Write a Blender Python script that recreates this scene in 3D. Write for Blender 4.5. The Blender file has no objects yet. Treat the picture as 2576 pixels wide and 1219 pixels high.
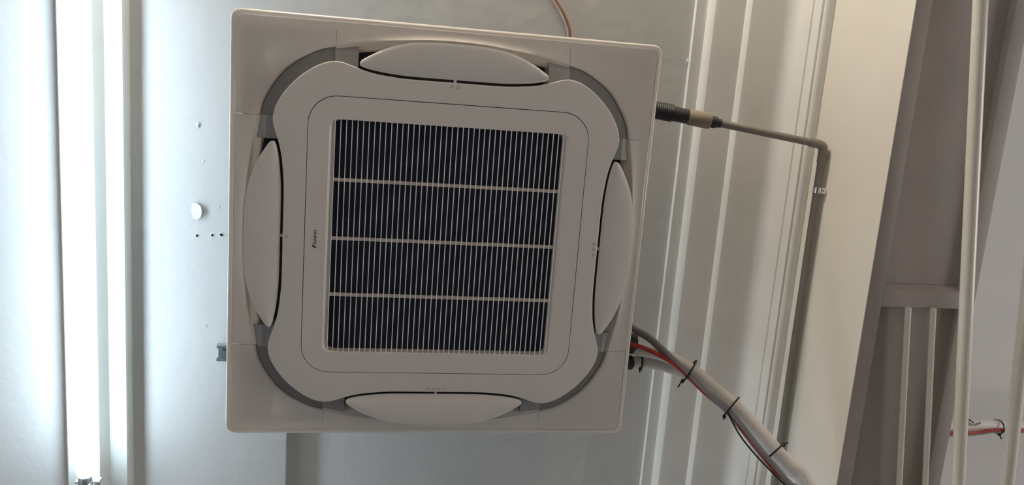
import bpy, bmesh, math, random
from mathutils import Vector, Matrix

random.seed(7)
scene = bpy.context.scene
COL = scene.collection

# ------------------------------------------------------------------ camera
cam_data = bpy.data.cameras.new('camera')
cam_data.sensor_width = 36.0
cam_data.lens = 2100.0 / 2576.0 * 36.0
cam_data.clip_start = 0.02
cam = bpy.data.objects.new('camera', cam_data)
COL.objects.link(cam)
rt = [[0.982178, 0.041985, 0.183204], [-0.077570, 0.978395, 0.191642], [-0.171200, -0.202438, 0.964215]]
cam.matrix_world = Matrix((
    (rt[0][0], -rt[0][1], -rt[0][2], -0.19726),
    (rt[1][0], -rt[1][1], -rt[1][2], -0.37357),
    (rt[2][0], -rt[2][1], -rt[2][2], 1.42643),
    (0, 0, 0, 1)))
scene.camera = cam

# ------------------------------------------------------------------ world, daylight, exposure
world = bpy.data.worlds.new('world')
scene.world = world
world.use_nodes = True
bg = world.node_tree.nodes['Background']
bg.inputs['Color'].default_value = (0.75, 0.85, 1.0, 1)
bg.inputs['Strength'].default_value = 0.1

scene.view_settings.view_transform = 'Standard'
scene.view_settings.look = 'None'
scene.view_settings.gamma = 1.0
scene.view_settings.use_curve_mapping = False
scene.view_settings.exposure = 0.0

TUBE_STRENGTH = 19.0
GLOBE_STRENGTH = 345.0
WARM_WINDOW = 7.0
LEFT_FILL = 9.0
FAR_FILL = 54.0


def area_light(name, loc, direction, sx, sy, power, colour):
    d = bpy.data.lights.new(name, 'AREA')
    d.shape = 'RECTANGLE'
    d.size, d.size_y = sx, sy
    d.energy = power
    d.color = colour
    o = bpy.data.objects.new(name, d)
    o.location = loc
    o.rotation_euler = Vector(direction).to_track_quat('-Z', 'Y').to_euler()
    COL.objects.link(o)
    return o


# daylight entering through the window behind the viewer's head, then two added fill lights
area_light('daylight_window_1', (-0.5, -3.10, 1.75), (0, 1, 0), 1.7, 1.5, WARM_WINDOW, (1.0, 0.80, 0.55))
area_light('left_ambient_fill', (-2.72, 0.35, 1.85), (1, 0, 0), 1.9, 1.5, LEFT_FILL, (0.95, 0.97, 1.0))  # added ambient fill from the left, no known source there
area_light('far_room_fill', (4.30, -0.20, 1.9), (-1, 0, 0), 1.5, 1.6, FAR_FILL, (1.0, 0.95, 0.90))  # added fill to brighten the far room, its source is unseen

# ------------------------------------------------------------------ materials
MATS = {}


def mat(name, col, rough=0.5, metal=0.0, var=0.04, scale=30.0, bump=0.0, bump_scale=60.0, spec=0.5,
        translucent=0.0, coat=0.0, stretch=None, col2=None, transmission=0.0):
    if name in MATS:
        return MATS[name]
    m = bpy.data.materials.new(name)
    m.use_nodes = True
    nt = m.node_tree
    b = nt.nodes['Principled BSDF']
    tc = nt.nodes.new('ShaderNodeTexCoord')
    mp = nt.nodes.new('ShaderNodeMapping')
    if stretch:
        mp.inputs['Scale'].default_value = stretch
    nt.links.new(tc.outputs['Object'], mp.inputs['Vector'])
    n = nt.nodes.new('ShaderNodeTexNoise')
    n.inputs['Scale'].default_value = scale
    n.inputs['Detail'].default_value = 4
    nt.links.new(mp.outputs['Vector'], n.inputs['Vector'])
    r = nt.nodes.new('ShaderNodeValToRGB')
    r.color_ramp.elements[0].position = 0.3
    r.color_ramp.elements[1].position = 0.7
    c2 = col2 or tuple(max(0, c * (1 - 2 * var)) for c in col)
    r.color_ramp.elements[0].color = (*c2, 1)
    r.color_ramp.elements[1].color = (*col, 1)
    nt.links.new(n.outputs['Fac'], r.inputs['Fac'])
    nt.links.new(r.outputs['Color'], b.inputs['Base Color'])
    b.inputs['Roughness'].default_value = rough
    b.inputs['Metallic'].default_value = metal
    b.inputs['Specular IOR Level'].default_value = spec
    b.inputs['Coat Weight'].default_value = coat
    b.inputs['Transmission Weight'].default_value = transmission
    if bump > 0:
        n2 = nt.nodes.new('ShaderNodeTexNoise')
        n2.inputs['Scale'].default_value = bump_scale
        n2.inputs['Detail'].default_value = 6
        nt.links.new(mp.outputs['Vector'], n2.inputs['Vector'])
        bp = nt.nodes.new('ShaderNodeBump')
        bp.inputs['Strength'].default_value = bump
        bp.inputs['Distance'].default_value = 0.01
        nt.links.new(n2.outputs['Fac'], bp.inputs['Height'])
        nt.links.new(bp.outputs['Normal'], b.inputs['Normal'])
    if translucent > 0:
        tr = nt.nodes.new('ShaderNodeBsdfTranslucent')
        tr.inputs['Color'].default_value = (0.9, 0.68, 0.45, 1)
        mx = nt.nodes.new('ShaderNodeMixShader')
        mx.inputs['Fac'].default_value = translucent
        out = nt.nodes['Material Output']
        nt.links.new(b.outputs['BSDF'], mx.inputs[1])
        nt.links.new(tr.outputs['BSDF'], mx.inputs[2])
        nt.links.new(mx.outputs['Shader'], out.inputs['Surface'])
    MATS[name] = m
    return m


def emission(name, col, strength):
    m = bpy.data.materials.new(name)
    m.use_nodes = True
    nt = m.node_tree
    nt.nodes.remove(nt.nodes['Principled BSDF'])
    e = nt.nodes.new('ShaderNodeEmission')
    e.inputs['Color'].default_value = (*col, 1)
    e.inputs['Strength'].default_value = strength
    nt.links.new(e.outputs['Emission'], nt.nodes['Material Output'].inputs['Surface'])
    return m


M_CEIL = mat('ceiling_paint', (0.735, 0.745, 0.735), 0.75, var=0.03, scale=3.0, bump=0.25, bump_scale=22, spec=0.25)
M_TRIM = mat('cornice_paint', (0.90, 0.895, 0.865), 0.5, var=0.03, scale=6.0, bump=0.08, bump_scale=30, spec=0.4)
M_WALL = mat('wall_paint', (0.86, 0.825, 0.75), 0.8, var=0.03, scale=2.5, bump=0.06, bump_scale=40, spec=0.25)
M_PLAIN = mat('plain_wall_paint', (0.46, 0.45, 0.46), 0.8, var=0.03, scale=2.5, spec=0.2)
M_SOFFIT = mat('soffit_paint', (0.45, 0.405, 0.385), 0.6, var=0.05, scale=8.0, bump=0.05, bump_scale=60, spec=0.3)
M_FAR = mat('far_room_paint', (0.72, 0.72, 0.72), 0.8, var=0.02, scale=3.0, spec=0.2)
M_FLOOR = mat('floor_boards', (0.11, 0.094, 0.093), 0.5, var=0.15, scale=4.0, stretch=(1, 12, 1))
M_PLASTIC = mat('panel_plastic', (0.74, 0.72, 0.70), 0.45, var=0.01, scale=40, bump=0.02, bump_scale=600, spec=0.4)
M_PLATE = mat('thin_panel_plastic', (0.74, 0.72, 0.70), 0.45, var=0.01, scale=40, spec=0.4, translucent=0.12)
M_RIM = mat('rim_plastic', (0.86, 0.84, 0.82), 0.22, var=0.01, scale=40, spec=0.6, translucent=0.15, coat=0.3)
M_GRILLE = mat('grille_plastic', (0.93, 0.92, 0.90), 0.45, var=0.01, spec=0.4)
M_CROSS = mat('cross_bar_plastic', (0.66, 0.65, 0.61), 0.5, var=0.06, scale=120)
M_CHANNEL = mat('channel_plastic', (0.22, 0.22, 0.225), 0.55, var=0.03)
M_BLOCK = mat('outlet_block_plastic', (0.31, 0.32, 0.33), 0.5, var=0.04)
M_MARK = mat('recess_tone_mark', (0.60, 0.57, 0.54), 0.5, var=0.02)
M_DARK = mat('dark_backing', (0.03, 0.032, 0.04), 0.8)
M_FILTER = mat('filter_mesh', (0.026, 0.036, 0.066), 0.7, var=0.15, scale=400, bump=0.2, bump_scale=900, spec=0.2)
M_LOGO = mat('logo_ink', (0.055, 0.06, 0.065), 0.5)
M_STEEL = mat('galvanised_steel', (0.48, 0.53, 0.56), 0.38, metal=0.8, var=0.12, scale=60)
M_CHROME = mat('bright_clip', (0.8, 0.82, 0.85), 0.15, metal=1.0, var=0.02)
M_HOSE = mat('black_hose_rubber', (0.045, 0.045, 0.05), 0.45, var=0.1)
M_PVC = mat('grey_pvc', (0.27, 0.25, 0.22), 0.42, var=0.05, scale=20)
M_BEIGE = mat('beige_coupling', (0.36, 0.32, 0.235), 0.4, var=0.06, scale=20)
M_FOAM = mat('insulation_sleeve', (0.84, 0.80, 0.755), 0.4, var=0.05, scale=30, bump=0.12, bump_scale=35)
M_RED = mat('red_insulation', (0.50, 0.045, 0.03), 0.4, var=0.1, scale=60)
M_GREYC = mat('grey_cable_sheath', (0.29, 0.275, 0.275), 0.4, var=0.06)
M_BLACK = mat('black_nylon', (0.012, 0.012, 0.015), 0.45)
M_BATTEN = mat('batten_enamel', (0.72, 0.75, 0.72), 0.4, var=0.02)
M_HOLDER = mat('lamp_holder_plastic', (0.45, 0.46, 0.46), 0.35, var=0.03)
M_COPPER = mat('copper_strand', (1.0, 0.66, 0.55), 0.3, metal=1.0, var=0.03)
M_SHEATH = mat('clear_sheath', (0.80, 0.72, 0.62), 0.2, var=0.02, transmission=0.8)
M_POLE = mat('white_gloss_enamel', (0.86, 0.83, 0.75), 0.24, var=0.02, spec=0.5)
M_TUBE = emission('lamp_glow', (0.72, 0.88, 1.0), TUBE_STRENGTH)


# ------------------------------------------------------------------ helpers
def link(name, verts, faces, material, parent=None, smooth=False, angle=35.0, loc=None):
    me = bpy.data.meshes.new(name)
    me.from_pydata([tuple(v) for v in verts], [], [tuple(f) for f in faces])
    bm = bmesh.new()
    bm.from_mesh(me)
    bmesh.ops.recalc_face_normals(bm, faces=bm.faces)
    bm.to_mesh(me)
    bm.free()
    me.materials.append(material)
    o = bpy.data.objects.new(name, me)
    COL.objects.link(o)
    if parent is not None:
        o.parent = parent
    if loc is not None:
        o.location = loc
    if smooth:
        for p in me.polygons:
            p.use_smooth = True
        me.set_sharp_from_angle(angle=math.radians(angle))
    return o


def empty(name, loc):
    o = bpy.data.objects.new(name, None)
    o.location = loc
    o.empty_display_size = 0.1
    COL.objects.link(o)
    return o


def tag(o, label=None, category=None, group=None, kind=None):
    if label:
        o['label'] = label
    if category:
        o['category'] = category
    if group:
        o['group'] = group
    if kind:
        o['kind'] = kind
    return o


def box_vf(x0, x1, y0, y1, z0, z1):
    v = [(x0, y0, z0), (x1, y0, z0), (x1, y1, z0), (x0, y1, z0), (x0, y0, z1), (x1, y0, z1), (x1, y1, z1), (x0, y1, z1)]
    f = [(0, 3, 2, 1), (4, 5, 6, 7), (0, 1, 5, 4), (1, 2, 6, 5), (2, 3, 7, 6), (3, 0, 4, 7)]
    return v, f


def boxes_vf(lst):
    V, F = [], []
    for b in lst:
        v, f = box_vf(*b)
        n = len(V)
        V += v
        F += [tuple(i + n for i in q) for q in f]
    return V, F


def box(name, b, material, parent=None, bevel=0.0):
    v, f = box_vf(*b)
    o = link(name, v, f, material, parent)
    if bevel > 0:
        bm = bmesh.new()
        bm.from_mesh(o.data)
        bmesh.ops.bevel(bm, geom=bm.edges[:], offset=bevel, segments=2, affect='EDGES', profile=0.6)
        bm.to_mesh(o.data)
        bm.free()
        for p in o.data.polygons:
            p.use_smooth = True
        o.data.set_sharp_from_angle(angle=math.radians(50))
    return o


def spline(pts, sub=8):
    P = [Vector(p) for p in pts]
    out = []
    n = len(P)
    for i in range(n - 1):
        p0 = P[max(i - 1, 0)]
        p1, p2 = P[i], P[i + 1]
        p3 = P[min(i + 2, n - 1)]
        for k in range(sub):
            t = k / sub
            out.append(0.5 * ((2 * p1) + (-p0 + p2) * t + (2 * p0 - 5 * p1 + 4 * p2 - p3) * t * t
                              + (-p0 + 3 * p1 - 3 * p2 + p3) * t ** 3))
    out.append(P[-1])
    return out


def tube_vf(path, radius, seg=16, cap=True):
    """path: list of Vectors; radius: number or list"""
    P = [Vector(p) for p in path]
    n = len(P)
    R = radius if isinstance(radius, (list, tuple)) else [radius] * n
    T = []
    for i in range(n):
        a = P[max(i - 1, 0)]
        b = P[min(i + 1, n - 1)]
        d = b - a
        T.append(d.normalized() if d.length > 1e-9 else (T[-1] if T else Vector((0, 0, 1))))
    up = Vector((0, 0, 1)) if abs(T[0].z) < 0.9 else Vector((1, 0, 0))
    N = (up - T[0] * up.dot(T[0])).normalized()
    V, F = [], []
    for i in range(n):
        N = (N - T[i] * N.dot(T[i])).normalized()
        B = T[i].cross(N)
        for k in range(seg):
            a = 2 * math.pi * k / seg
            V.append(P[i] + (N * math.cos(a) + B * math.sin(a)) * R[i])
    for i in range(n - 1):
        for k in range(seg):
            a = i * seg + k
            b = i * seg + (k + 1) % seg
            F.append((a, b, b + seg, a + seg))
    if cap:
        F.append(tuple(range(seg - 1, -1, -1)))
        F.append(tuple(range((n - 1) * seg, n * seg)))
    return V, F


def tube(name, path, radius, material, parent=None, seg=16, sub=0, angle=40):
    p = spline(path, sub) if sub else [Vector(q) for q in path]
    if callable(radius):
        radius = [radius(q) for q in p]
    v, f = tube_vf(p, radius, seg)
    return link(name, v, f, material, parent, smooth=True, angle=angle)


def local(o, loc):
    """shift a mesh built in world coordinates so that it sits in the frame of an empty at loc"""
    o.data.transform(Matrix.Translation(-Vector(loc)))
    return o


# ------------------------------------------------------------------ the room
CEIL = 3.72
WX = 1.003           # room face of the wall on the right
WX2 = 1.295          # its far face
HEAD = 3.1715        # underside of the lining of the opening's head
X0, Y0, Y1 = -2.6, -3.0, 3.0
JY0, JY1 = -1.55, 1.25

# ceiling with a shallow feathered sinking behind the unit
RX0, RX1, RY0 = -0.352, 0.52, 0.50
RX0b = -0.372
deep = 0.034
cv = [(X0, Y0, CEIL), (WX, Y0, CEIL), (WX, RY0, CEIL), (RX1, RY0, CEIL), (RX0b, RY0, CEIL), (X0, RY0, CEIL),
      (X0, Y1, CEIL), (RX0, Y1, CEIL), (RX1, Y1, CEIL), (WX, Y1, CEIL),
      (RX0b, RY0, CEIL + deep), (RX0, Y1, CEIL + deep),
      (X0, Y0, CEIL + .15), (WX, Y0, CEIL + .15), (WX, Y1, CEIL + .15), (X0, Y1, CEIL + .15)]
cf = [(0, 1, 2, 3, 4, 5), (5, 4, 7, 6), (3, 2, 9, 8), (4, 10, 11, 7), (10, 3, 8, 11), (4, 3, 10),
      (12, 13, 14, 15), (0, 1, 13, 12), (1, 2, 9, 14, 13), (6, 7, 11, 8, 9, 14, 15), (0, 5, 6, 15, 12)]
ceiling = tag(link('ceiling', cv, cf, M_CEIL), 'pale painted plaster ceiling above the air conditioner', kind='structure')

# floor
tag(link('floor', *box_vf(X0, 4.4, Y0, Y1, -0.1, 0.0), M_FLOOR), 'brown boarded floor', kind='structure')
# side walls, the one behind with a window opening
wv, wf = boxes_vf([(X0 - .15, X0, Y0, -0.62, 0, CEIL), (X0 - .15, X0, 1.32, Y1, 0, CEIL), (X0 - .15, X0, -0.62, 1.32, 0, 1.08),
                   (X0 - .15, X0, -0.62, 1.32, 2.62, CEIL)])
tag(link('wall_left', wv, wf, M_PLAIN), 'wall beyond the tube light', kind='structure')
tag(link('wall_front', *box_vf(X0, 4.4, Y1, Y1 + .15, 0, CEIL), M_PLAIN), 'plain end wall', kind='structure')
wv, wf = boxes_vf([(X0, -1.35, Y0 - .15, Y0, 0, CEIL), (0.35, 4.4, Y0 - .15, Y0, 0, CEIL),
                   (-1.35, 0.35, Y0 - .15, Y0, 0, 1.0), (-1.35, 0.35, Y0 - .15, Y0, 2.5, CEIL)])
tag(link('wall_back', wv, wf, M_PLAIN), 'end wall with the window', kind='structure')
wv, wf = boxes_vf([(-1.35, -1.29, Y0 - .10, Y0 - .04, 1.0, 2.5), (0.29, 0.35, Y0 - .10, Y0 - .04, 1.0, 2.5),
                   (-1.29, 0.29, Y0 - .10, Y0 - .04, 1.0, 1.06), (-1.29, 0.29, Y0 - .10, Y0 - .04, 2.44, 2.5),
                   (-0.52, -0.48, Y0 - .10, Y0 - .04, 1.06, 2.44)])
tag(link('window_1', wv, wf, M_TRIM), 'white window frame', kind='structure')
# wall on the right: jambs and lintel around a wide opening
wv, wf = boxes_vf([(WX, WX2, Y0, JY0, 0, CEIL), (WX, WX2, JY1, Y1, 0, CEIL), (WX, WX2, JY0, JY1, HEAD + .022, CEIL),
                   (WX, WX + .0015, JY0, JY1, HEAD, HEAD + .022)])
wall_right = tag(link('wall_right', wv, wf, M_WALL), 'cream wall band under the cornice beside the drain pipe', kind='structure')
# the far room
FARC = 3.62
tag(link('ceiling', *box_vf(WX2, 4.4, Y0, Y1, FARC, FARC + .15), M_FAR), 'grey ceiling of the room beyond the opening', kind='structure')
wv, wf = boxes_vf([(4.4, 4.55, Y0, -1.0, 0, FARC), (4.4, 4.55, 0.6, Y1, 0, FARC), (4.4, 4.55, -1.0, 0.6, 0, 1.0),
                   (4.4, 4.55, -1.0, 0.6, 2.75, FARC)])
tag(link('wall_far', wv, wf, M_FAR), 'wall of the room beyond the opening', kind='structure')

# panelled lining under the head of the opening
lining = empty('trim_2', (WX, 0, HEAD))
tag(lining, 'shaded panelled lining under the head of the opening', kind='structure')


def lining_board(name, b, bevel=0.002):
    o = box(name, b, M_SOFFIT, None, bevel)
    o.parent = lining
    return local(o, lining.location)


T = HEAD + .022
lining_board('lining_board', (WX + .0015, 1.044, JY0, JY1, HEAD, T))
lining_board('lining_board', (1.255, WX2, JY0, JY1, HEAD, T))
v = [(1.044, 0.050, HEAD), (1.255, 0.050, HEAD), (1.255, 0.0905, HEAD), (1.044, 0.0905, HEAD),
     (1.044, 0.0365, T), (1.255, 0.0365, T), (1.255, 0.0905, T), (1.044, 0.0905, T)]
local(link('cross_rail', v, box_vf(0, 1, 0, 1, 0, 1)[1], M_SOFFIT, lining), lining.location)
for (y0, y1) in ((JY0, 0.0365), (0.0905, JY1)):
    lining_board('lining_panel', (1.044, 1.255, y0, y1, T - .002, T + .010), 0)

# cornice: one continuous moulded run
prof = [(0.703, CEIL), (0.703, 3.704), (0.7345, 3.704), (0.7345, 3.690), (0.7355, 3.681), (0.7385, 3.673), (0.744, 3.668),
        (0.752, 3.666), (0.8305, 3.666), (0.8308, 3.655), (0.833, 3.647), (0.8375, 3.642), (0.845, 3.640), (0.900, 3.641)]
for k in range(0, 11):
    a = math.radians(90 * k / 10)
    prof.append((0.930 + 0.037 * math.sin(a), 3.603 + 0.037 * math.cos(a)))
prof += [(0.967, 3.555), (0.9715, 3.553), (0.9715, 3.515), (0.978, 3.514), (0.979, 3.509), (0.983, 3.505), (0.986, 3.504),
         (WX, 3.504), (WX, CEIL)]


def extrude_profile(pr, y0, y1):
    n = len(pr)
    V = [(x, y0, z) for x, z in pr] + [(x, y1, z) for x, z in pr]
    F = [(i, (i + 1) % n, n + (i + 1) % n, n + i) for i in range(n)]
    F += [tuple(range(n)), tuple(range(2 * n - 1, n - 1, -1))]
    return V, F


cv, cf = extrude_profile(prof, Y0, Y1)
tag(link('trim_1', cv, cf, M_TRIM, smooth=True, angle=28), 'stepped white plaster cornice between ceiling and cream wall', kind='structure')

# blemishes of the ceiling paint: flake, screw holes, crumbs
fl = [(-0.628, 0.014), (-0.616, 0.012), (-0.605, 0.019), (-0.602, 0.030), (-0.6025, 0.041), (-0.606, 0.050), (-0.614, 0.056),
      (-0.625, 0.054), (-0.631, 0.036)]
dz = [.0002, .003, .008, .010, .0095, .007, .003, .0002, .0001]
V = [(x, y, CEIL - z - .0006) for (x, y), z in zip(fl, dz)] + [(x, y, CEIL - z) for (x, y), z in zip(fl, dz)]
n = len(fl)
F = [tuple(range(n)), tuple(range(2 * n - 1, n - 1, -1))] + [(i, (i + 1) % n, n + (i + 1) % n, n + i) for i in range(n)]
tag(link('paint_flake', V, F, M_CEIL, ceiling), 'curled flake of white paint')
for (x, y, r) in ((-0.615, 0.100, .0032), (-0.576, 0.097, .0034), (-0.553, 0.095, .0040)):
    ring = [(r + .0022, 0), (r + .0010, -.0012), (r, -.0012), (r * .9, -.0001), (0.0001, -.0001)]
    V, F, s = [], [], 14
    for rr, zz in ring:
        V += [(x + rr * math.cos(2 * math.pi * k / s), y + rr * math.sin(2 * math.pi * k / s), CEIL + zz) for k in range(s)]
    for i in range(2):
        F += [(i * s + k, i * s + (k + 1) % s, (i + 1) * s + (k + 1) % s, (i + 1) * s + k) for k in range(s)]
    h = link('screw_hole_rim', V, F, M_CEIL, ceiling, smooth=True)
    F2 = []
    for i in range(2, 4):
        F2 += [(i * s + k, i * s + (k + 1) % s, (i + 1) * s + (k + 1) % s, (i + 1) * s + k) for k in range(s)]
    link('screw_hole_black_disc', V, F2, M_BLACK, h)  # shallow black disc, colour stands in for the dark inside of the hole


def crumb(x, y, r, hgt):
    V, F = [], []
    s = 7
    for j, (q, zz) in enumerate(((1.0, 0), (0.8, .6), (0.35, 1.0))):
        for k in range(s):
            a = 2 * math.pi * k / s
            jr = r * q * random.uniform(.7, 1.2)
            V.append((x + jr * math.cos(a), y + jr * 1.5 * math.sin(a), CEIL - hgt * zz))
    for j in range(2):
        F += [(j * s + k, j * s + (k + 1) % s, (j + 1) * s + (k + 1) % s, (j + 1) * s + k) for k in range(s)]
    F.append(tuple(range(2 * s, 3 * s)))
    link('plaster_blister', V, F, M_CEIL, ceiling, smooth=True, angle=60)


for x, y, r, h in ((-0.614, -0.193, .006, .004), (0.02, -0.612, .014, .004), (-0.47, -0.494, .004, .002), (-0.60, -0.10, .003, .0015),
                   (0.700, -0.46, .006, .003), (-0.56, 0.02, .003, .001), (-0.59, 0.35, .004, .001)):
    crumb(x, y, r, h)

# ------------------------------------------------------------------ tube light
LX, LY0, LY1 = -0.849, -0.70, 0.86
lamp = tag(empty('tube_light', (LX, 0, CEIL)), 'glowing white tube light on a narrow white batten along the left of the ceiling', 'light')
pr = [(-.0835, CEIL), (-.0835, 3.668), (-.080, 3.664), (.067, 3.664), (.0705, 3.668), (.0705, CEIL)]
cv, cf = extrude_profile([(LX + a, b) for a, b in pr], LY0 - .04, LY1 + .04)
local(link('base_tray', cv, cf, M_BATTEN, lamp), lamp.location)
pr = [(-.026, 3.664), (-.014, 3.612), (.013, 3.612), (.025, 3.664)]
cv, cf = extrude_profile([(LX + a, b) for a, b in pr], LY0, LY1)
local(link('spine', cv, cf, M_BATTEN, lamp), lamp.location)
TX, TZ, TE = -0.860, 3.572, 0.735
p, r = [], []
for y, rr in ((-0.655, .010), (-0.652, .020), (-0.635, .0285), (-0.60, .0290), (0.60, .0290), (0.65, .0280), (0.685, .0245), (0.706, .0195), (0.714, .0165), (0.716, .010)):
    p.append((TX, y, TZ))
    r.append(rr)
t = local(tube('glass_tube', p, r, M_TUBE, lamp, seg=28, angle=80), lamp.location)
for y0, y1 in ((0.715, 0.741), (-0.68, -0.654)):
    e = local(tube('end_cap', [(TX, y0, TZ), (TX, y0 + .004, TZ), (TX, y1, TZ)], [.0150, .0165, .0165], M_STEEL, t, seg=20), lamp.location)
for y0, y1, sg in ((0.741, 0.785, 1), (-0.708, -0.68, -1)):
    h = local(box('lamp_holder', (TX - .017, TX + .020, y0, y1, TZ - .018, 3.612), M_HOLDER, None, .004), lamp.location)
    h.parent = lamp
    q = y0 if sg > 0 else y1
    c = local(box('contact_clip', (TX + .011, TX + .017, q - .012, q + .012, TZ - .020, TZ + .010), M_STEEL, None, .0015), lamp.location)
    c.parent = h
    b2 = local(box('holder_foot', (TX - .030, TX + .030, q - .003, q + .003, TZ + .014, 3.612), M_HOLDER, None, .001), lamp.location)
    b2.parent = h

# the next fitting in the same row, and a warm globe lamp on the other side of the unit (both outside the picture)
lamp2 = lamp.copy()
COL.objects.link(lamp2)
lamp2.location.y += 1.68
tag(lamp2, 'tube light farther along the same row as the one on the left', 'light')
for ch in list(lamp.children):
    c = ch.copy()
    COL.objects.link(c)
    c.parent = lamp2
    for g_ in ch.children:
        d_ = g_.copy()
        COL.objects.link(d_)
        d_.parent = c
GX, GY = -0.40, -2.20
globe = tag(empty('globe_lamp', (GX, GY, CEIL)), 'round warm white globe lamp on the ceiling', 'lamp')
gz = [(0.0, -.155), (.05, -.152), (.09, -.140), (.115, -.115), (.12, -.09), (.115, -.065), (.09, -.045), (.06, -.035)]
v, f = tube_vf([(0, 0, z) for r_, z in gz], [max(r_, .002) for r_, z in gz], 24)
link('glass_globe', v, f, emission('globe_glow', (1.0, 0.86, 0.68), GLOBE_STRENGTH), globe, smooth=True, angle=80)
v, f = tube_vf([(0, 0, z) for z in (-.037, -.02, -.019, 0)], [.062, .064, .075, .075], 24)
link('lamp_base', v, f, M_BATTEN, globe, smooth=True)

# ------------------------------------------------------------------ ceiling cassette air conditioner
AZ = 3.300
ac = tag(empty('air_conditioner', (0, 0, AZ)),
         'off-white square ceiling cassette air conditioner with four curved flaps and dark slatted grille', 'air conditioner')
MM = 0.001
NS = 240


def radial(poly, th):
    d = (math.cos(th), math.sin(th))
    best = None
    n = len(poly)
    for i in range(n):
        a, b = poly[i], poly[(i + 1) % n]
        ex, ey = b[0] - a[0], b[1] - a[1]
        den = d[0] * ey - d[1] * ex
        if abs(den) < 1e-12:
            continue
        t_ = (a[0] * ey - a[1] * ex) / den
        u_ = (a[0] * d[1] - a[1] * d[0]) / den
        if t_ > 0 and -1e-9 <= u_ <= 1 + 1e-9:
            if best is None or t_ > best:
                best = t_
    return best


def rrect(hx, hy, r, seg=10):
    out = []
    for cx, cy, a0 in ((hx - r, hy - r, 0), (-hx + r, hy - r, 90), (-hx + r, -hy + r, 180), (hx - r, -hy + r, 270)):
        for k in range(seg + 1):
            a = math.radians(a0 + 90 * k / seg)
            out.append((cx + r * math.cos(a), cy + r * math.sin(a)))
    return out


def eightfold(oct_pts):
    """octant points run from the middle of the +y side (x=0) to the diagonal"""
    half = [p for p in oct_pts] + [(y, x) for x, y in reversed(oct_pts[:-1])]      # +y middle -> +x middle
    q = half[:-1]
    full = []
    cur = half
    quad = [Vector((x, y, 0)) for x, y in half]
    pts = []
    for rot in range(4):
        for p in quad[:-1]:
            x, y = p.x, p.y
            for _ in range(rot):
                x, y = y, -x
            pts.append((x, y, 0))
    pts.append(pts[0])
    # closed catmull-rom
    n = len(pts) - 1
    out = []
    for i in range(n):
        p0, p1, p2, p3 = (Vector(pts[(i + k) % n]) for k in (-1, 0, 1, 2))
        for k in range(6):
            s = k / 6
            w = 0.5 * ((2 * p1) + (-p0 + p2) * s + (2 * p0 - 5 * p1 + 4 * p2 - p3) * s * s + (-p0 + 3 * p1 - 3 * p2 + p3) * s ** 3)
            out.append((w.x, w.y))
    return out


CLOVER = eightfold([(0, 355.5), (60, 355.3), (110, 355.8), (140, 358), (172, 361.6), (204, 368.8), (230, 377.5), (252, 382), (277, 377.5),
                    (302, 365), (322, 350.5), (337, 337)])
RING = eightfold([(0, 441), (60, 439.3), (112, 434.5), (180, 426.5), (256, 413.5), (293, 404), (330, 383.5), (360, 360)])


def ring_mesh(name, contours, material, parent, closed_inner=False, angle=30, n=NS):
    """contours: list of (polygon, inset mm, z mm), star-shaped; joined in order"""
    V, F = [], []
    for poly, inset, z in contours:
        for k in range(n):
            th = 2 * math.pi * (k + .5) / n
            rr = radial(poly, th) - inset
            V.append((rr * math.cos(th) * MM, rr * math.sin(th) * MM, z * MM))
    for i in range(len(contours) - 1):
        for k in range(n):
            a, b = i * n + k, i * n + (k + 1) % n
            F.append((a, b, b + n, a + n))
    return link(name, V, F, material, parent, smooth=True, angle=angle)


OUT = rrect(475, 475, 19)
# rim of the panel
ring_mesh('rim', [(OUT, 6, 24), (OUT, 0.4, 22), (OUT, 0, 8), (OUT, 0.3, 5.7), (OUT, 1.1, 3.6), (OUT, 2.4, 1.9), (OUT, 4.2, 0.7), (OUT, 6.4, 0.1), (OUT, 8.5, 0), (rrect(463.5, 463.5, 14), 0, -1.5),
                  (rrect(463.5, 463.5, 14), 0, 6)], M_RIM, ac, n=480)


def poly_path(poly, a, b, n):
    """points along a closed polygon's radial function between two points given by angle"""
    t0, t1 = math.atan2(a[1], a[0]), math.atan2(b[1], b[0])
    while t1 < t0:
        t1 += 2 * math.pi
    return [(radial(poly, t0 + (t1 - t0) * k / n) * math.cos(t0 + (t1 - t0) * k / n),
             radial(poly, t0 + (t1 - t0) * k / n) * math.sin(t0 + (t1 - t0) * k / n)) for k in range(n + 1)]


def strip(name, outer, inner, material, parent, gentle=False):
    """plate between two matched open paths: outer edge up, gentle bulge, rolled inner lip"""
    n = len(outer)
    rows = []
    for k in range(n):
        o_, i_ = Vector((*outer[k], 0)), Vector((*inner[k], 0))
        d = (i_ - o_)
        L = d.length
        d = d / L
        row = [(o_, 10), (o_, -1.5)]
        for f_ in (0.25, 0.5, 0.75):
            row.append((o_ + d * (L * f_), -1.5 - 8.0 * f_ ** 1.7))
        row += [(i_ - d * 3.0, -9.4), (i_ - d * 1.0, -9.3), (i_, -8.4), (i_ + d * 1.2, -6.8)]
        row += [(i_ + d * 8, -3.5), (i_ + d * 15, 2.0), (i_ + d * 19, 14)] if gentle else [(i_ + d * 2.2, -4.0), (i_ + d * 3.5, 14)]
        rows.append(row)
    m = len(rows[0])
    V = [(p.x * MM, p.y * MM, z * MM) for r_ in rows for p, z in r_]
    F = []
    for k in range(n - 1):
        for j in range(m - 1):
            a = k * m + j
            F.append((a, a + 1, a + m + 1, a + m))
    return link(name, V, F, material, parent, smooth=True, angle=30)


INN = rrect(463, 463, 14)
SEAM = 257.0


def rot4(pts, k):
    out = []
    for x, y in pts:
        for _ in range(k):
            x, y = -y, x
        out.append((x, y))
    return out


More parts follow.
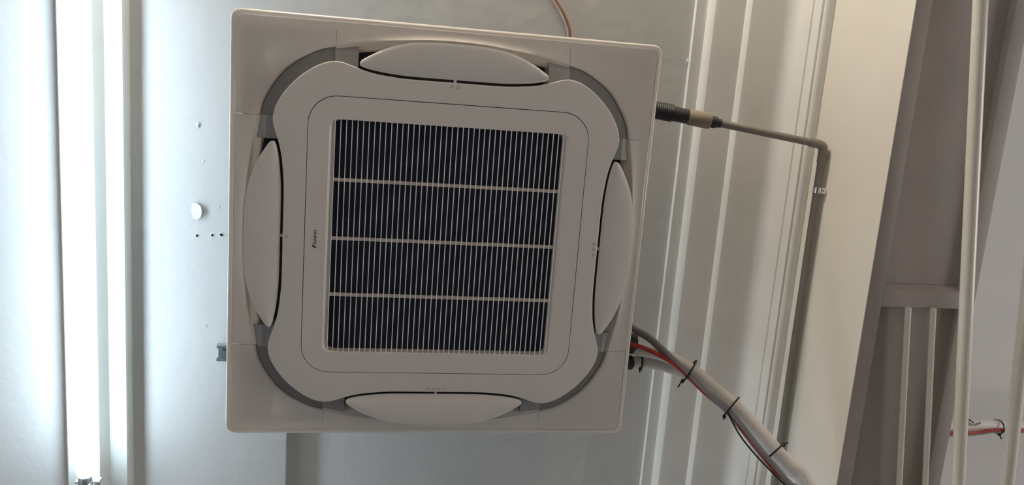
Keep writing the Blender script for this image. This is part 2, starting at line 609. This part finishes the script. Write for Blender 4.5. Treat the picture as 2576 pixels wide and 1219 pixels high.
def ring_y(x):
    """y of RING on the +y side at a given x"""
    lo, hi = 300.0, 460.0
    best = None
    for i in range(len(RING)):
        a, b = RING[i], RING[(i + 1) % len(RING)]
        if (a[0] - x) * (b[0] - x) <= 0 and a[1] > 250 and b[1] > 250 and abs(b[0] - a[0]) > 1e-9:
            s = (x - a[0]) / (b[0] - a[0])
            best = a[1] + (b[1] - a[1]) * s
    return best


# four side plates and four corner covers; the +y side is built once and turned
xs = [-(SEAM - .3) + (2 * SEAM - .6) * k / 48 for k in range(49)]
side_o = [(x, 463.0) for x in xs]
side_i = [(x, ring_y(x)) for x in xs]
for k in range(4):
    strip('side_plate', rot4(side_o, k), rot4(side_i, k), M_PLATE, ac, gentle=True)
    # corner cover: outer path round the corner, inner path along the ring
    a_in = (ring_y(SEAM + .3), SEAM + .3)
    inner = poly_path(RING, a_in, (a_in[1], a_in[0]), 40)
    co = [(462.3, SEAM + .3 + (447 - SEAM) * s / 16) for s in range(16)]
    co += [(448 + 14.3 * math.cos(math.radians(90 * s / 8)), 448 + 14.3 * math.sin(math.radians(90 * s / 8))) for s in range(9)]
    co += [(y, x) for x, y in reversed(co[:16])]
    nI = len(co)
    inner = poly_path(RING, a_in, (a_in[1], a_in[0]), nI - 1)
    strip('corner_cover', rot4(co, k), rot4(inner, k), M_PLATE, ac)

# opaque tray behind the outlets, and backing behind each corner cover with a three-cornered hole
ring_mesh('back_tray', [(RING, 3.6, 13), (RING, -2, 16), (rrect(424, 424, 125), 0, 50)], M_CHANNEL, ac)
hole = [(423, 396), (423, 338), (362, 398)]
quad = [(448, 448), (448, 250), (300, 250), (250, 300), (250, 448)]
V = [(x * MM, y * MM, 9 * MM) for x, y in quad + hole]
F = [(0, 1, 6, 5), (1, 2, 6), (2, 3, 7, 6), (3, 4, 7), (4, 0, 5, 7)]
cb0 = link('corner_backing', V, F, M_DARK, ac)
for k in range(1, 4):
    c = cb0.copy()
    COL.objects.link(c)
    c.parent = ac
    c.rotation_euler = (0, 0, math.radians(90 * k))

# central plate with the waisted outline, and the hinged grille frame inside it
GL = rrect(309.5, 309.5, 62, 14)
ring_mesh('centre_plate', [(CLOVER, 6, 14), (CLOVER, 0.6, -29), (CLOVER, 0, -32), (CLOVER, 0.5, -33.8), (CLOVER, 1.8, -34.7), (CLOVER, 4, -35),
                           (GL, -1.1, -35), (GL, -0.6, -34.6), (GL, -0.4, -22)], M_PLASTIC, ac)
OPEN = rrect(263.5, 260.5, 16, 10)
OPEN2 = rrect(253.8, 259.8, 12, 10)
gf = ring_mesh('grille_frame', [(GL, 0.8, -22), (GL, 1.0, -34.4), (GL, 1.5, -35), (OPEN, -0.8, -35), (OPEN, 0, -34.4), (OPEN2, 0, -28), (OPEN2, 0, -6)],
               M_PLASTIC, ac)
# grille bars, 43 of them, sharing one mesh
v, f = box_vf(-0.95 * MM, 0.95 * MM, -260.5 * MM, 260.5 * MM, -33.6 * MM, -31.0 * MM)
bar0 = link('grille_bar', v, f, M_GRILLE, gf)
bar0.location = (-252 * MM, 0, 0)
for k in range(1, 43):
    b = bar0.copy()
    COL.objects.link(b)
    b.parent = gf
    b.location = ((-252 + 12.0 * k) * MM, 0, 0)
for y in (-130, 0, 128):
    o = box('cross_bar', (-254 * MM, 254 * MM, (y - 3.6) * MM, (y + 3.6) * MM, -30.9 * MM, -26 * MM), M_CROSS, gf)
box('air_filter', (-256 * MM, 256 * MM, -262 * MM, 262 * MM, -9 * MM, -5 * MM), M_FILTER, gf)

# flaps, one for each side
fo = [(0, 437.3), (60, 435.8), (105, 430.5), (140, 420.5), (172, 406), (196, 392), (203.5, 386), (206, 380)]
fi = [(0, 361.2), (60, 361.2), (105, 361.8), (140, 364), (172, 367.6), (192, 371.6), (202, 375), (206, 379)]


def dense(pts):
    full = [(-x, y, 0) for x, y in reversed(pts[1:])] + [(x, y, 0) for x, y in pts]
    return [(p.x, p.y) for p in spline(full, 5)]


FO, FI = dense(fo), dense(fi)


def flap_mesh():
    n, m = len(FO), 12
    V, F = [], []
    for side in (0, 1):
        for k in range(n):
            for j in range(m + 1):
                s = j / m
                x = FI[k][0] + (FO[k][0] - FI[k][0]) * s
                y = FI[k][1] + (FO[k][1] - FI[k][1]) * s
                z = -28.5 - 7.5 * math.sin(math.pi * min(1, .12 + s * .72)) - (2.0 * s)
                e = 0.0 if 0 < j < m else 0.9
                V.append((x * MM, y * MM, (z + (3.6 - e if side else e)) * MM))
    w = m + 1
    off = n * w
    for k in range(n - 1):
        for j in range(m):
            a = k * w + j
            F.append((a, a + 1, a + w + 1, a + w))
            F.append((off + a, off + a + w, off + a + w + 1, off + a + 1))
    for k in range(n - 1):
        for j in (0, m):
            a = k * w + j
            F.append((a, a + w, off + a + w, off + a))
    return V, F


fv, ff = flap_mesh()
flap0 = link('flap', fv, ff, M_PLASTIC, ac, smooth=True, angle=60)
tab0 = box('hinge_tab', (-3 * MM, 3 * MM, 354 * MM, 366 * MM, -27 * MM, -20 * MM), M_PLASTIC, flap0)
# stand-off end caps of the outlets and the corner channel
ev = [(209, 366), (258, 379), (258, 397), (258, 412), (209, 421), (209, 398)]
ez_b = [-13, -13, -12, -3, -3, -12]
n = len(ev)
V = [(x * MM, y * MM, z * MM) for (x, y), z in zip(ev, ez_b)] + [(x * MM, y * MM, 34 * MM) for x, y in ev]
F = [(0, 1, 2, 5), (5, 2, 3, 4), (6, 7, 8, 11), (11, 8, 9, 10)] + [(i, (i + 1) % n, n + (i + 1) % n, n + i) for i in range(n)]
cap0 = link('outlet_end', V, F, M_BLOCK, ac)
V2 = [(-x, y, z) for x, y, z in V]
cap1 = link('outlet_end', V2, F, M_BLOCK, ac)
a_o = poly_path(RING, (ring_y(258), 258), (258, ring_y(258)), 30)
a_i = poly_path(CLOVER, (381, 258), (258, 381), 30)
V, F = [], []
for k in range(31):
    po, pi_ = Vector((*a_o[k], 0)), Vector((*a_i[k], 0))
    d = (pi_ - po).normalized()
    for p_, z in ((po + d * 1.5, 6), (po + d * 3.0, -4.5), (po + d * 7, -6), (pi_, -7), (pi_ + d * 8, -7)):
        V.append((p_.x * MM, p_.y * MM, z * MM))
for k in range(30):
    for j in range(4):
        a = k * 5 + j
        F.append((a, a + 1, a + 6, a + 5))
chan0 = link('corner_channel', V, F, M_CHANNEL, ac, smooth=True)
for k in range(1, 4):
    for src in (flap0, cap0, cap1, chan0):
        c = src.copy()
        COL.objects.link(c)
        c.parent = ac
        c.rotation_euler = (0, 0, math.radians(90 * k))
        if src is flap0:
            t2 = tab0.copy()
            COL.objects.link(t2)
            t2.parent = c

# outlet marks, darker tone painted in for a recessed look: one (left), two (top), three (right), four (bottom)
mk = None
for ang, cnt in ((90, 1), (180, 2), (270, 3), (0, 4)):
    for i in range(cnt):
        if mk is None:
            mk = box('outlet_mark', (-4 * MM, 4 * MM, -4 * MM, 4 * MM, -35.35 * MM, -34.7 * MM), M_MARK, ac, .0003)
            o = mk
        else:
            o = mk.copy()
            COL.objects.link(o)
        o.parent = ac
        off = (i - (cnt - 1) / 2) * 13.0
        a = math.radians(ang)
        x, y = off, 347.0
        o.location = ((x * math.cos(a) - y * math.sin(a)) * MM, (x * math.sin(a) + y * math.cos(a)) * MM, 0)
        o.rotation_euler = (0, 0, a)

# maker's mark: small lettering with a triangle, reading upwards along the left of the grille frame
tcurve = bpy.data.curves.new('logo_lettering', 'FONT')
tcurve.body = 'DAIKIN'
tcurve.size = 8.2 * MM
tcurve.extrude = 0.15 * MM
tcurve.offset = 0.12 * MM
tcurve.space_character = 0.98
tob = bpy.data.objects.new('logo_lettering', tcurve)
COL.objects.link(tob)
bpy.context.view_layer.update()
tme = bpy.data.meshes.new_from_object(tob)
COL.objects.unlink(tob)
bpy.data.objects.remove(tob)
tme.materials.clear()
tme.materials.append(M_LOGO)
xmin, xmax = min(q.co.x for q in tme.vertices), max(q.co.x for q in tme.vertices)
ymax = max(q.co.y for q in tme.vertices)
tme.transform(Matrix.Translation((-xmin, 0, 0)))
tme.transform(Matrix.Diagonal((30.5 * MM / (xmax - xmin), 5.8 * MM / ymax, 1, 1)))
logo = bpy.data.objects.new('logo_lettering', tme)
COL.objects.link(logo)
logo.parent = gf
logo.matrix_local = Matrix(((0, -1, 0, -283.5 * MM), (-1, 0, 0, 13.6 * MM), (0, 0, -1, -35.1 * MM), (0, 0, 0, 1)))
V = [(-291.5, 14.0, -35.25), (-291.5, 21.0, -35.25), (-280.2, 23.2, -35.25)]
V = [(x * MM, y * MM, z * MM) for x, y, z in V] + [(x * MM, y * MM, -34.8 * MM) for x, y, z in V]
link('logo_triangle', V, [(0, 1, 2), (3, 5, 4), (0, 1, 4, 3), (1, 2, 5, 4), (2, 0, 3, 5)], M_LOGO, gf)

# casing above the panel, hanger rods, pipe sleeves
box('casing', (-.42, .42, -.42, .42, .047, .30), M_STEEL, ac, .004)
box('outlet_shade_plate', (-.418, .418, -.418, .418, .038, .046), M_DARK, ac)  # near-black plate, its colour stands in for shade inside the outlets
for x, y in ((-.44, .36), (.44, .36), (-.44, -.36), (.44, -.36)):
    o = tube('hanger_rod', [(x, y, .16), (x, y, CEIL - AZ - (.041 if (x < 0 and y > 0) else 0))], .005, M_STEEL, ac, seg=10)
    box('hanger_bracket', (min(x, x * .95), max(x, x * .95), y - .02, y + .02, .155, .160), M_STEEL, ac)
v, f = tube_vf([(.42, .290, .165), (.475, .290, .165), (.545, .291, .160), (.549, .291, .159)], [.027, .028, .027, .022], 20)
link('pipe_sleeve', v, f, M_HOSE, ac, smooth=True)
v, f = tube_vf([(.42, .345, .160), (.475, .344, .160), (.537, .342, .156), (.541, .342, .156)], [.019, .020, .0195, .016], 20)
link('pipe_sleeve', v, f, M_HOSE, ac, smooth=True)

# ------------------------------------------------------------------ steel channel on the ceiling
st = tag(empty('strut_channel', (-0.56, 0.42, CEIL)), 'short galvanised steel channel on the ceiling poking out left of the air conditioner', 'channel')
V, F = boxes_vf([(-0.557, 0.30, 0.4005, 0.4405, CEIL - .004, CEIL)])
local(link('channel_web', V, F, M_STEEL, st), st.location)
for y0, y1 in ((0.3985, 0.4015), (0.4395, 0.4425)):
    local(link('channel_flange', *boxes_vf([(-0.559, 0.30, y0, y1, CEIL - .022, CEIL)]), M_STEEL, st), st.location)
for y0, y1 in ((0.4015, 0.4065), (0.4345, 0.4395)):
    local(link('channel_lip', *boxes_vf([(-0.559, 0.30, y0, y1, CEIL - .022, CEIL - .020)]), M_STEEL, st), st.location)
local(tube('anchor_bolt', [(-0.548, 0.415, CEIL - .004), (-0.548, 0.415, CEIL - .010)], .0055, M_STEEL, st, seg=6), st.location)

# ------------------------------------------------------------------ drain pipe
dp = tag(empty('drain_pipe', (0.985, -0.265, 3.43)), 'grey plastic drain pipe with black hose end and elbow, running under the cornice', 'pipe')


def dpart(name, path, radius, m, seg=18, sub=0, parent=dp):
    o = tube(name, path, radius, m, None, seg, sub)
    local(o, dp.location)
    o.parent = parent
    return o


A, Bp = Vector((0.567, -0.321, 3.492)), Vector((0.985, -0.268, 3.432))


def on(x):
    s = (x - A.x) / (Bp.x - A.x)
    return A + (Bp - A) * s


hose = dpart('flexible_hose', [Vector((0.44, -0.345, 3.505)), Vector((0.50, -0.336, 3.500)), on(0.545), on(0.585)], [.020, .020, .0205, .0205], M_HOSE, sub=0)
p, r = [], []
for k in range(19):
    p.append(on(0.542 + .0025 * k))
    r.append(.0232 if k % 2 else .0212)
dpart('hose_collar', p, r, M_HOSE)
dpart('rubber_cuff', [on(0.585), on(0.588), on(0.628), on(0.631)], [.0180, .0192, .0192, .0180], M_HOSE)
dpart('coupling', [on(0.626), on(0.629), on(0.680), on(0.685)], [.0190, .0208, .0208, .0190], M_BEIGE, seg=22)
dpart('reducer', [on(0.683), on(0.685), on(0.700), on(0.702), on(0.713)], [.0150, .0160, .0155, .0125, .0112], M_HOSE)
wallp = Vector((0.985, -0.262, 3.432))
dpart('pipe_length', [on(0.705), on(0.970)], .0098, M_PVC)
el = [on(0.950), on(0.962), on(0.972), Vector((0.983, -0.264, 3.432)), Vector((0.9855, -0.255, 3.432)), Vector((0.986, -0.243, 3.432)), Vector((0.986, -0.222, 3.432))]
dpart('elbow', el, .0120, M_PVC, sub=5)
dpart('pipe_length', [(0.986, -0.232, 3.432), (0.986, 0.35, 3.430), (0.986, 1.00, 3.424), (0.986, 2.6, 3.41)], .0102, M_PVC)
clip = dpart('pipe_clip', [(0.986, -0.158, 3.4315), (0.986, -0.143, 3.4315)], .0116, M_CHROME)
o = box('clip_lug', (0.990, WX, -0.158, -0.143, 3.415, 3.423), M_CHROME)
local(o, dp.location)
o.parent = clip
o = tube('clip_screw', [(0.9965, -0.1505, 3.4155), (0.9965, -0.1505, 3.412)], .0035, M_CHROME, None, 10)
local(o, dp.location)
o.parent = clip

# ------------------------------------------------------------------ pipe bundle
TAIL = [(0.945, 0.64, 3.05), (0.962, 0.80, 2.93), (0.968, 1.0, 2.72), (0.970, 1.30, 2.30), (0.970, 1.38, 1.8), (0.970, 1.40, 0.02)]


def tail(dx, dy):
    return [(min(x + dx, WX - .02), y + dy, z) for x, y, z in TAIL]


P1 = [(0.47, 0.291, 3.465), (0.530, 0.298, 3.460), (0.557, 0.302, 3.441), (0.606, 0.304, 3.412), (0.656, 0.322, 3.383), (0.690, 0.340, 3.353), (0.729, 0.369, 3.324),
      (0.758, 0.390, 3.295), (0.795, 0.420, 3.266), (0.824, 0.449, 3.237), (0.852, 0.480, 3.207), (0.879, 0.506, 3.178), (0.905, 0.529, 3.149)]
o = tube('insulated_pipe', P1 + tail(0, 0), .0165, M_FOAM, seg=20, sub=5)
tag(o, 'thick white foam-insulated pipe curving from the air conditioner down past the cornice', 'pipe', 'insulated pipes of the air conditioner')
P2 = [(0.47, 0.344, 3.460), (0.533, 0.341, 3.458), (0.560, 0.337, 3.448), (0.609, 0.337, 3.424), (0.658, 0.346, 3.400), (0.692, 0.360, 3.376), (0.733, 0.388, 3.350),
      (0.768, 0.410, 3.322), (0.806, 0.440, 3.292), (0.836, 0.470, 3.263), (0.865, 0.501, 3.232), (0.893, 0.528, 3.203), (0.915, 0.548, 3.175)]
o = tube('insulated_pipe', P2 + tail(0.008, 0.035), .0150, M_FOAM, seg=20, sub=5)
tag(o, 'second white insulated pipe, tucked behind the thicker one in the bundle', 'pipe', 'insulated pipes of the air conditioner')
RED = [(0.470, 0.262, 3.46), (0.520, 0.283, 3.436), (0.547, 0.284, 3.408), (0.596, 0.300, 3.380), (0.629, 0.319, 3.357), (0.660, 0.345, 3.335), (0.684, 0.366, 3.311), (0.715, 0.383, 3.287),
       (0.738, 0.399, 3.265), (0.766, 0.440, 3.232), (0.800, 0.479, 3.194), (0.827, 0.513, 3.163), (0.858, 0.538, 3.130)]
tag(tube('red_cable', RED + tail(-.028, 0.01), lambda q: .0060 if q.x < .6 else max(.0032, .0060 - (q.x - .6) * .022), M_RED, seg=10, sub=5), 'red electric cable tied along the insulated pipes by the air conditioner', 'cable')
GREY = [(0.455, 0.205, 3.46), (0.514, 0.232, 3.444), (0.534, 0.244, 3.435), (0.560, 0.253, 3.410), (0.594, 0.280, 3.387), (0.629, 0.310, 3.362), (0.654, 0.329, 3.340), (0.691, 0.362, 3.306), (0.732, 0.389, 3.270),
        (0.762, 0.422, 3.241), (0.800, 0.470, 3.199), (0.830, 0.503, 3.166), (0.856, 0.530, 3.136), (0.875, 0.542, 3.118)]
g = tube('grey_cable', GREY + tail(-.024, -0.014), .0072, M_GREYC, seg=12, sub=5)
tag(g, 'pale grey twin cable bowing out above the red one and tied along the pipes', 'cable')
G2 = [(0.458, 0.211, 3.465), (0.517, 0.240, 3.448), (0.536, 0.252, 3.440), (0.563, 0.263, 3.413), (0.597, 0.291, 3.389), (0.632, 0.319, 3.366), (0.657, 0.338, 3.344), (0.693, 0.371, 3.310), (0.732, 0.398, 3.275),
      (0.762, 0.431, 3.246), (0.800, 0.478, 3.203), (0.831, 0.512, 3.170), (0.857, 0.538, 3.140), (0.875, 0.552, 3.122)]
tube('second_core', G2 + tail(-.024, -0.001), .0066, M_GREYC, g, seg=12, sub=5)
BLK = [(0.730, 0.390, 3.268), (0.744, 0.423, 3.247), (0.760, 0.451, 3.224), (0.782, 0.477, 3.198), (0.802, 0.497, 3.178), (0.824, 0.517, 3.156), (0.845, 0.535, 3.134), (0.863, 0.549, 3.116)]
tag(tube('black_cable', BLK + tail(-.038, 0.02), .0022, M_BLACK, seg=8, sub=5), 'thin black cable sagging below the pipe bundle', 'cable')


def tie(centre, direction, ra, rb, label, tail_dir, tail_len=.03, roll=0.0):
    """cable tie: a flat band looped round the bundle with a head and a loose end"""
    d = Vector(direction).normalized()
    up = Vector((0, 0, 1))
    a = (up - d * up.dot(d)).normalized()
    b = d.cross(a)
    root = tag(empty('cable_tie', centre), label, 'cable tie', 'black cable ties on the pipe bundle')
    V, F = [], []
    n = 28
    for k in range(n):
        t_ = 2 * math.pi * k / n
        rad = a * (ra * math.cos(t_)) + b * (rb * math.sin(t_))
        out = rad.normalized()
        for w, hgt in ((-.0022, 0), (.0022, 0), (.0022, .0016), (-.0022, .0016)):
            V.append(rad + d * w + out * hgt)
    for k in range(n):
        for j in range(4):
            F.append((k * 4 + j, k * 4 + (j + 1) % 4, ((k + 1) % n) * 4 + (j + 1) % 4, ((k + 1) % n) * 4 + j))
    link('band', V, F, M_BLACK, root)
    tdv = Vector(tail_dir).normalized()
    pos = max((Vector(q) for q in V), key=lambda q: q.dot(tdv))
    hv, hf = box_vf(-.0035, .0035, -.0035, .0035, -.003, .003)
    h_ = link('head', hv, hf, M_BLACK, root)
    h_.location = pos
    if tail_len > 0:
        v_, f_ = tube_vf(spline([pos, pos + tdv * tail_len * .5 + Vector((0, 0, -.002)), pos + tdv * tail_len + d * .004], 4), .0018, 6)
        link('loose_end', v_, f_, M_BLACK, root)
    return root


tie((0.666, 0.334, 3.371), (0.10, 0.055, -0.055), .043, .034, 'black cable tie round the pipes nearest the first cornice roll', (-.7, .5, -.3), .022)
tie((0.753, 0.395, 3.286), (0.10, 0.07, -0.08), .044, .031, 'black cable tie at the middle of the pipe bundle', (-.6, .6, -.3), .008)
tie((0.844, 0.482, 3.210), (0.09, 0.09, -0.09), .042, .029, 'black cable tie with upturned loose end beside the drain pipe', (.7, -.6, .1), .012)
tie((0.562, 0.337, 3.447), (1, 0, -0.2), .0165, .0175, 'black cable tie at the sleeve close against the air conditioner', (-.5, .8, -.3), .010)

# ------------------------------------------------------------------ twin copper cable on the ceiling at the top
tw = tag(empty('twin_cable', (0.32, -0.55, CEIL)), 'thin clear twin cable with two shiny copper strands above the air conditioner', 'cable')
CA = [(0.18, -0.76, 3.7155), (0.25, -0.665, 3.7155), (0.289, -0.605, 3.7155), (0.298, -0.590, 3.7155), (0.321, -0.561, 3.7155), (0.339, -0.529, 3.7155), (0.349, -0.495, 3.7155), (0.353, -0.40, 3.7155), (0.352, -0.30, 3.7155)]
for dx, dy in ((0, 0), (.0115, -.002)):
    o = tube('copper_strand', [(x + dx, y + dy, z) for x, y, z in CA], .0022, M_COPPER, None, 10, 5)
    local(o, tw.location)
    o.parent = tw
V, F = [], []
mid = spline([(x + .0057, y - .001, z) for x, y, z in CA], 5)
for i, q in enumerate(mid):
    a_, b_ = mid[max(i - 1, 0)], mid[min(i + 1, len(mid) - 1)]
    tdir = (b_ - a_).normalized()
    nn = Vector((tdir.y, -tdir.x, 0)) * -1
    for s_ in (-1, 1):
        for zz in (.0003, .0013):
            V.append(q + nn * (.0040 * s_) + Vector((0, 0, zz)))
for i in range(len(mid) - 1):
    a = i * 4
    F += [(a, a + 2, a + 6, a + 4), (a + 1, a + 5, a + 7, a + 3), (a, a + 4, a + 5, a + 1), (a + 2, a + 3, a + 7, a + 6)]
o = link('clear_web', V, F, M_SHEATH, None)
local(o, tw.location)
o.parent = tw

# ------------------------------------------------------------------ poles and rods below the head of the opening


def line_pt(a, b, y):
    a, b = Vector(a), Vector(b)
    return a + (b - a) * ((y - a.y) / (b.y - a.y))


def pole(name, a, b, y0, y1, r, label, hang, top, group):
    root = tag(empty(name, line_pt(a, b, 0)), label, 'pole', group)
    o_ = tube('pole_tube', [line_pt(a, b, y0), line_pt(a, b, y1)], r, M_POLE, None, 24)
    local(o_, root.location)
    o_.parent = root
    for y in hang:
        q = line_pt(a, b, y)
        h_ = box('hanger', (q.x - .006, q.x + .006, y - .012, y + .012, q.z + r * .8, top), M_POLE)
        local(h_, root.location)
        h_.parent = root
    for y in (y0, y1):
        q = line_pt(a, b, y)
        sg = -1 if y == y0 else 1
        e_ = tube('end_cap', [q, q + Vector((0, .012 * sg, 0)), q + Vector((0, .020 * sg, 0))], [r * 1.15, r * 1.15, r * .6], M_POLE, None, 20)
        local(e_, root.location)
        e_.parent = root


GP = 'white poles under the opening'
pole('curtain_pole', (1.0915, -0.615, 3.08), (1.2655, 0.508, 3.08), -0.95, 0.84, .0155, 'thick cream gloss pole crossing below the shaded lining', (-.80, .66), HEAD, GP)
pole('curtain_pole', (1.356, 0.065, 3.08), (1.402, 0.510, 3.08), -1.2, 1.1, .0160, 'thick pale pole beyond the lining at the far right edge', (-1.05, .95), FARC, GP)
for xa, xb, lab in ((1.111, 1.172, 'slim white rod nearest the cream wall under the lining panel'),
                    (1.1785, 1.2455, 'slim white rod next to the thick cream pole under the lining panel')):
    a, b = (xa, 0.094, 3.164), (xb, 0.553, 3.164)
    o = tube('slim_rod', [line_pt(a, b, 0.0890), line_pt(a, b, 0.52), line_pt(a, b, 0.84)], .0075, M_POLE, None, 14)
    tag(o, lab, 'rod', 'slim rods under the lining panel')

# ------------------------------------------------------------------ pipe and cables of the far room
FY, FZ = 0.478, 3.36
o = tube('insulated_pipe', [(1.32, FY + .004, FZ), (1.45, FY + .002, FZ), (1.55, FY - .003, FZ), (1.66, FY + .002, FZ), (2.0, FY, FZ), (3.2, FY, FZ), (4.38, FY, FZ)], .0150, M_FOAM, seg=16, sub=5)
tag(o, 'white insulated pipe crossing the room beyond the opening', 'pipe')
o = tube('red_cable', [(1.32, FY + .012, FZ - .016), (1.46, FY + .014, FZ - .017), (1.53, FY + .012, FZ - .016), (1.60, FY + .004, FZ - .018), (1.75, FY + .004, FZ - .019), (2.4, FY + .004, FZ - .02), (4.38, FY + .004, FZ - .02)], .0042, M_RED, seg=8, sub=5)
tag(o, 'red cable under the insulated pipe beyond the opening', 'cable')
o = tube('white_cable', [(1.32, FY + .021, FZ - .012), (1.46, FY + .022, FZ - .014), (1.53, FY + .018, FZ - .014), (1.60, FY + .010, FZ - .013), (1.75, FY + .012, FZ - .013), (2.4, FY + .012, FZ - .013), (4.38, FY + .012, FZ - .013)], .0042, M_GREYC, seg=8, sub=5)
tag(o, 'pale cable beside the red one beyond the opening', 'cable')
tie((1.603, FY + .002, FZ - .002), (1, 0.12, 0), .022, .0185, 'black cable tie on the pipe beyond the opening', (.2, .9, -.3), .012)
cl = tag(empty('pipe_clamp', (1.48, 0.462, FZ)), 'small shiny metal clamp on the pipe beyond the opening', 'clamp')
v, f = tube_vf([(0.005, -.012, .0), (.020, -.004, -.014), (.035, .006, -.017)], [.0045, .005, .0045], 8)
link('clamp_band', v, f, M_CHROME, cl, smooth=True)
for q in ((.008, -.008, -.012), (.032, .000, -.020), (.040, -.003, -.020)):
    v, f = tube_vf([q, (q[0], q[1], q[2] - .006)], .0042, 8)
    link('clamp_bolt', v, f, M_CHROME, cl, smooth=True)
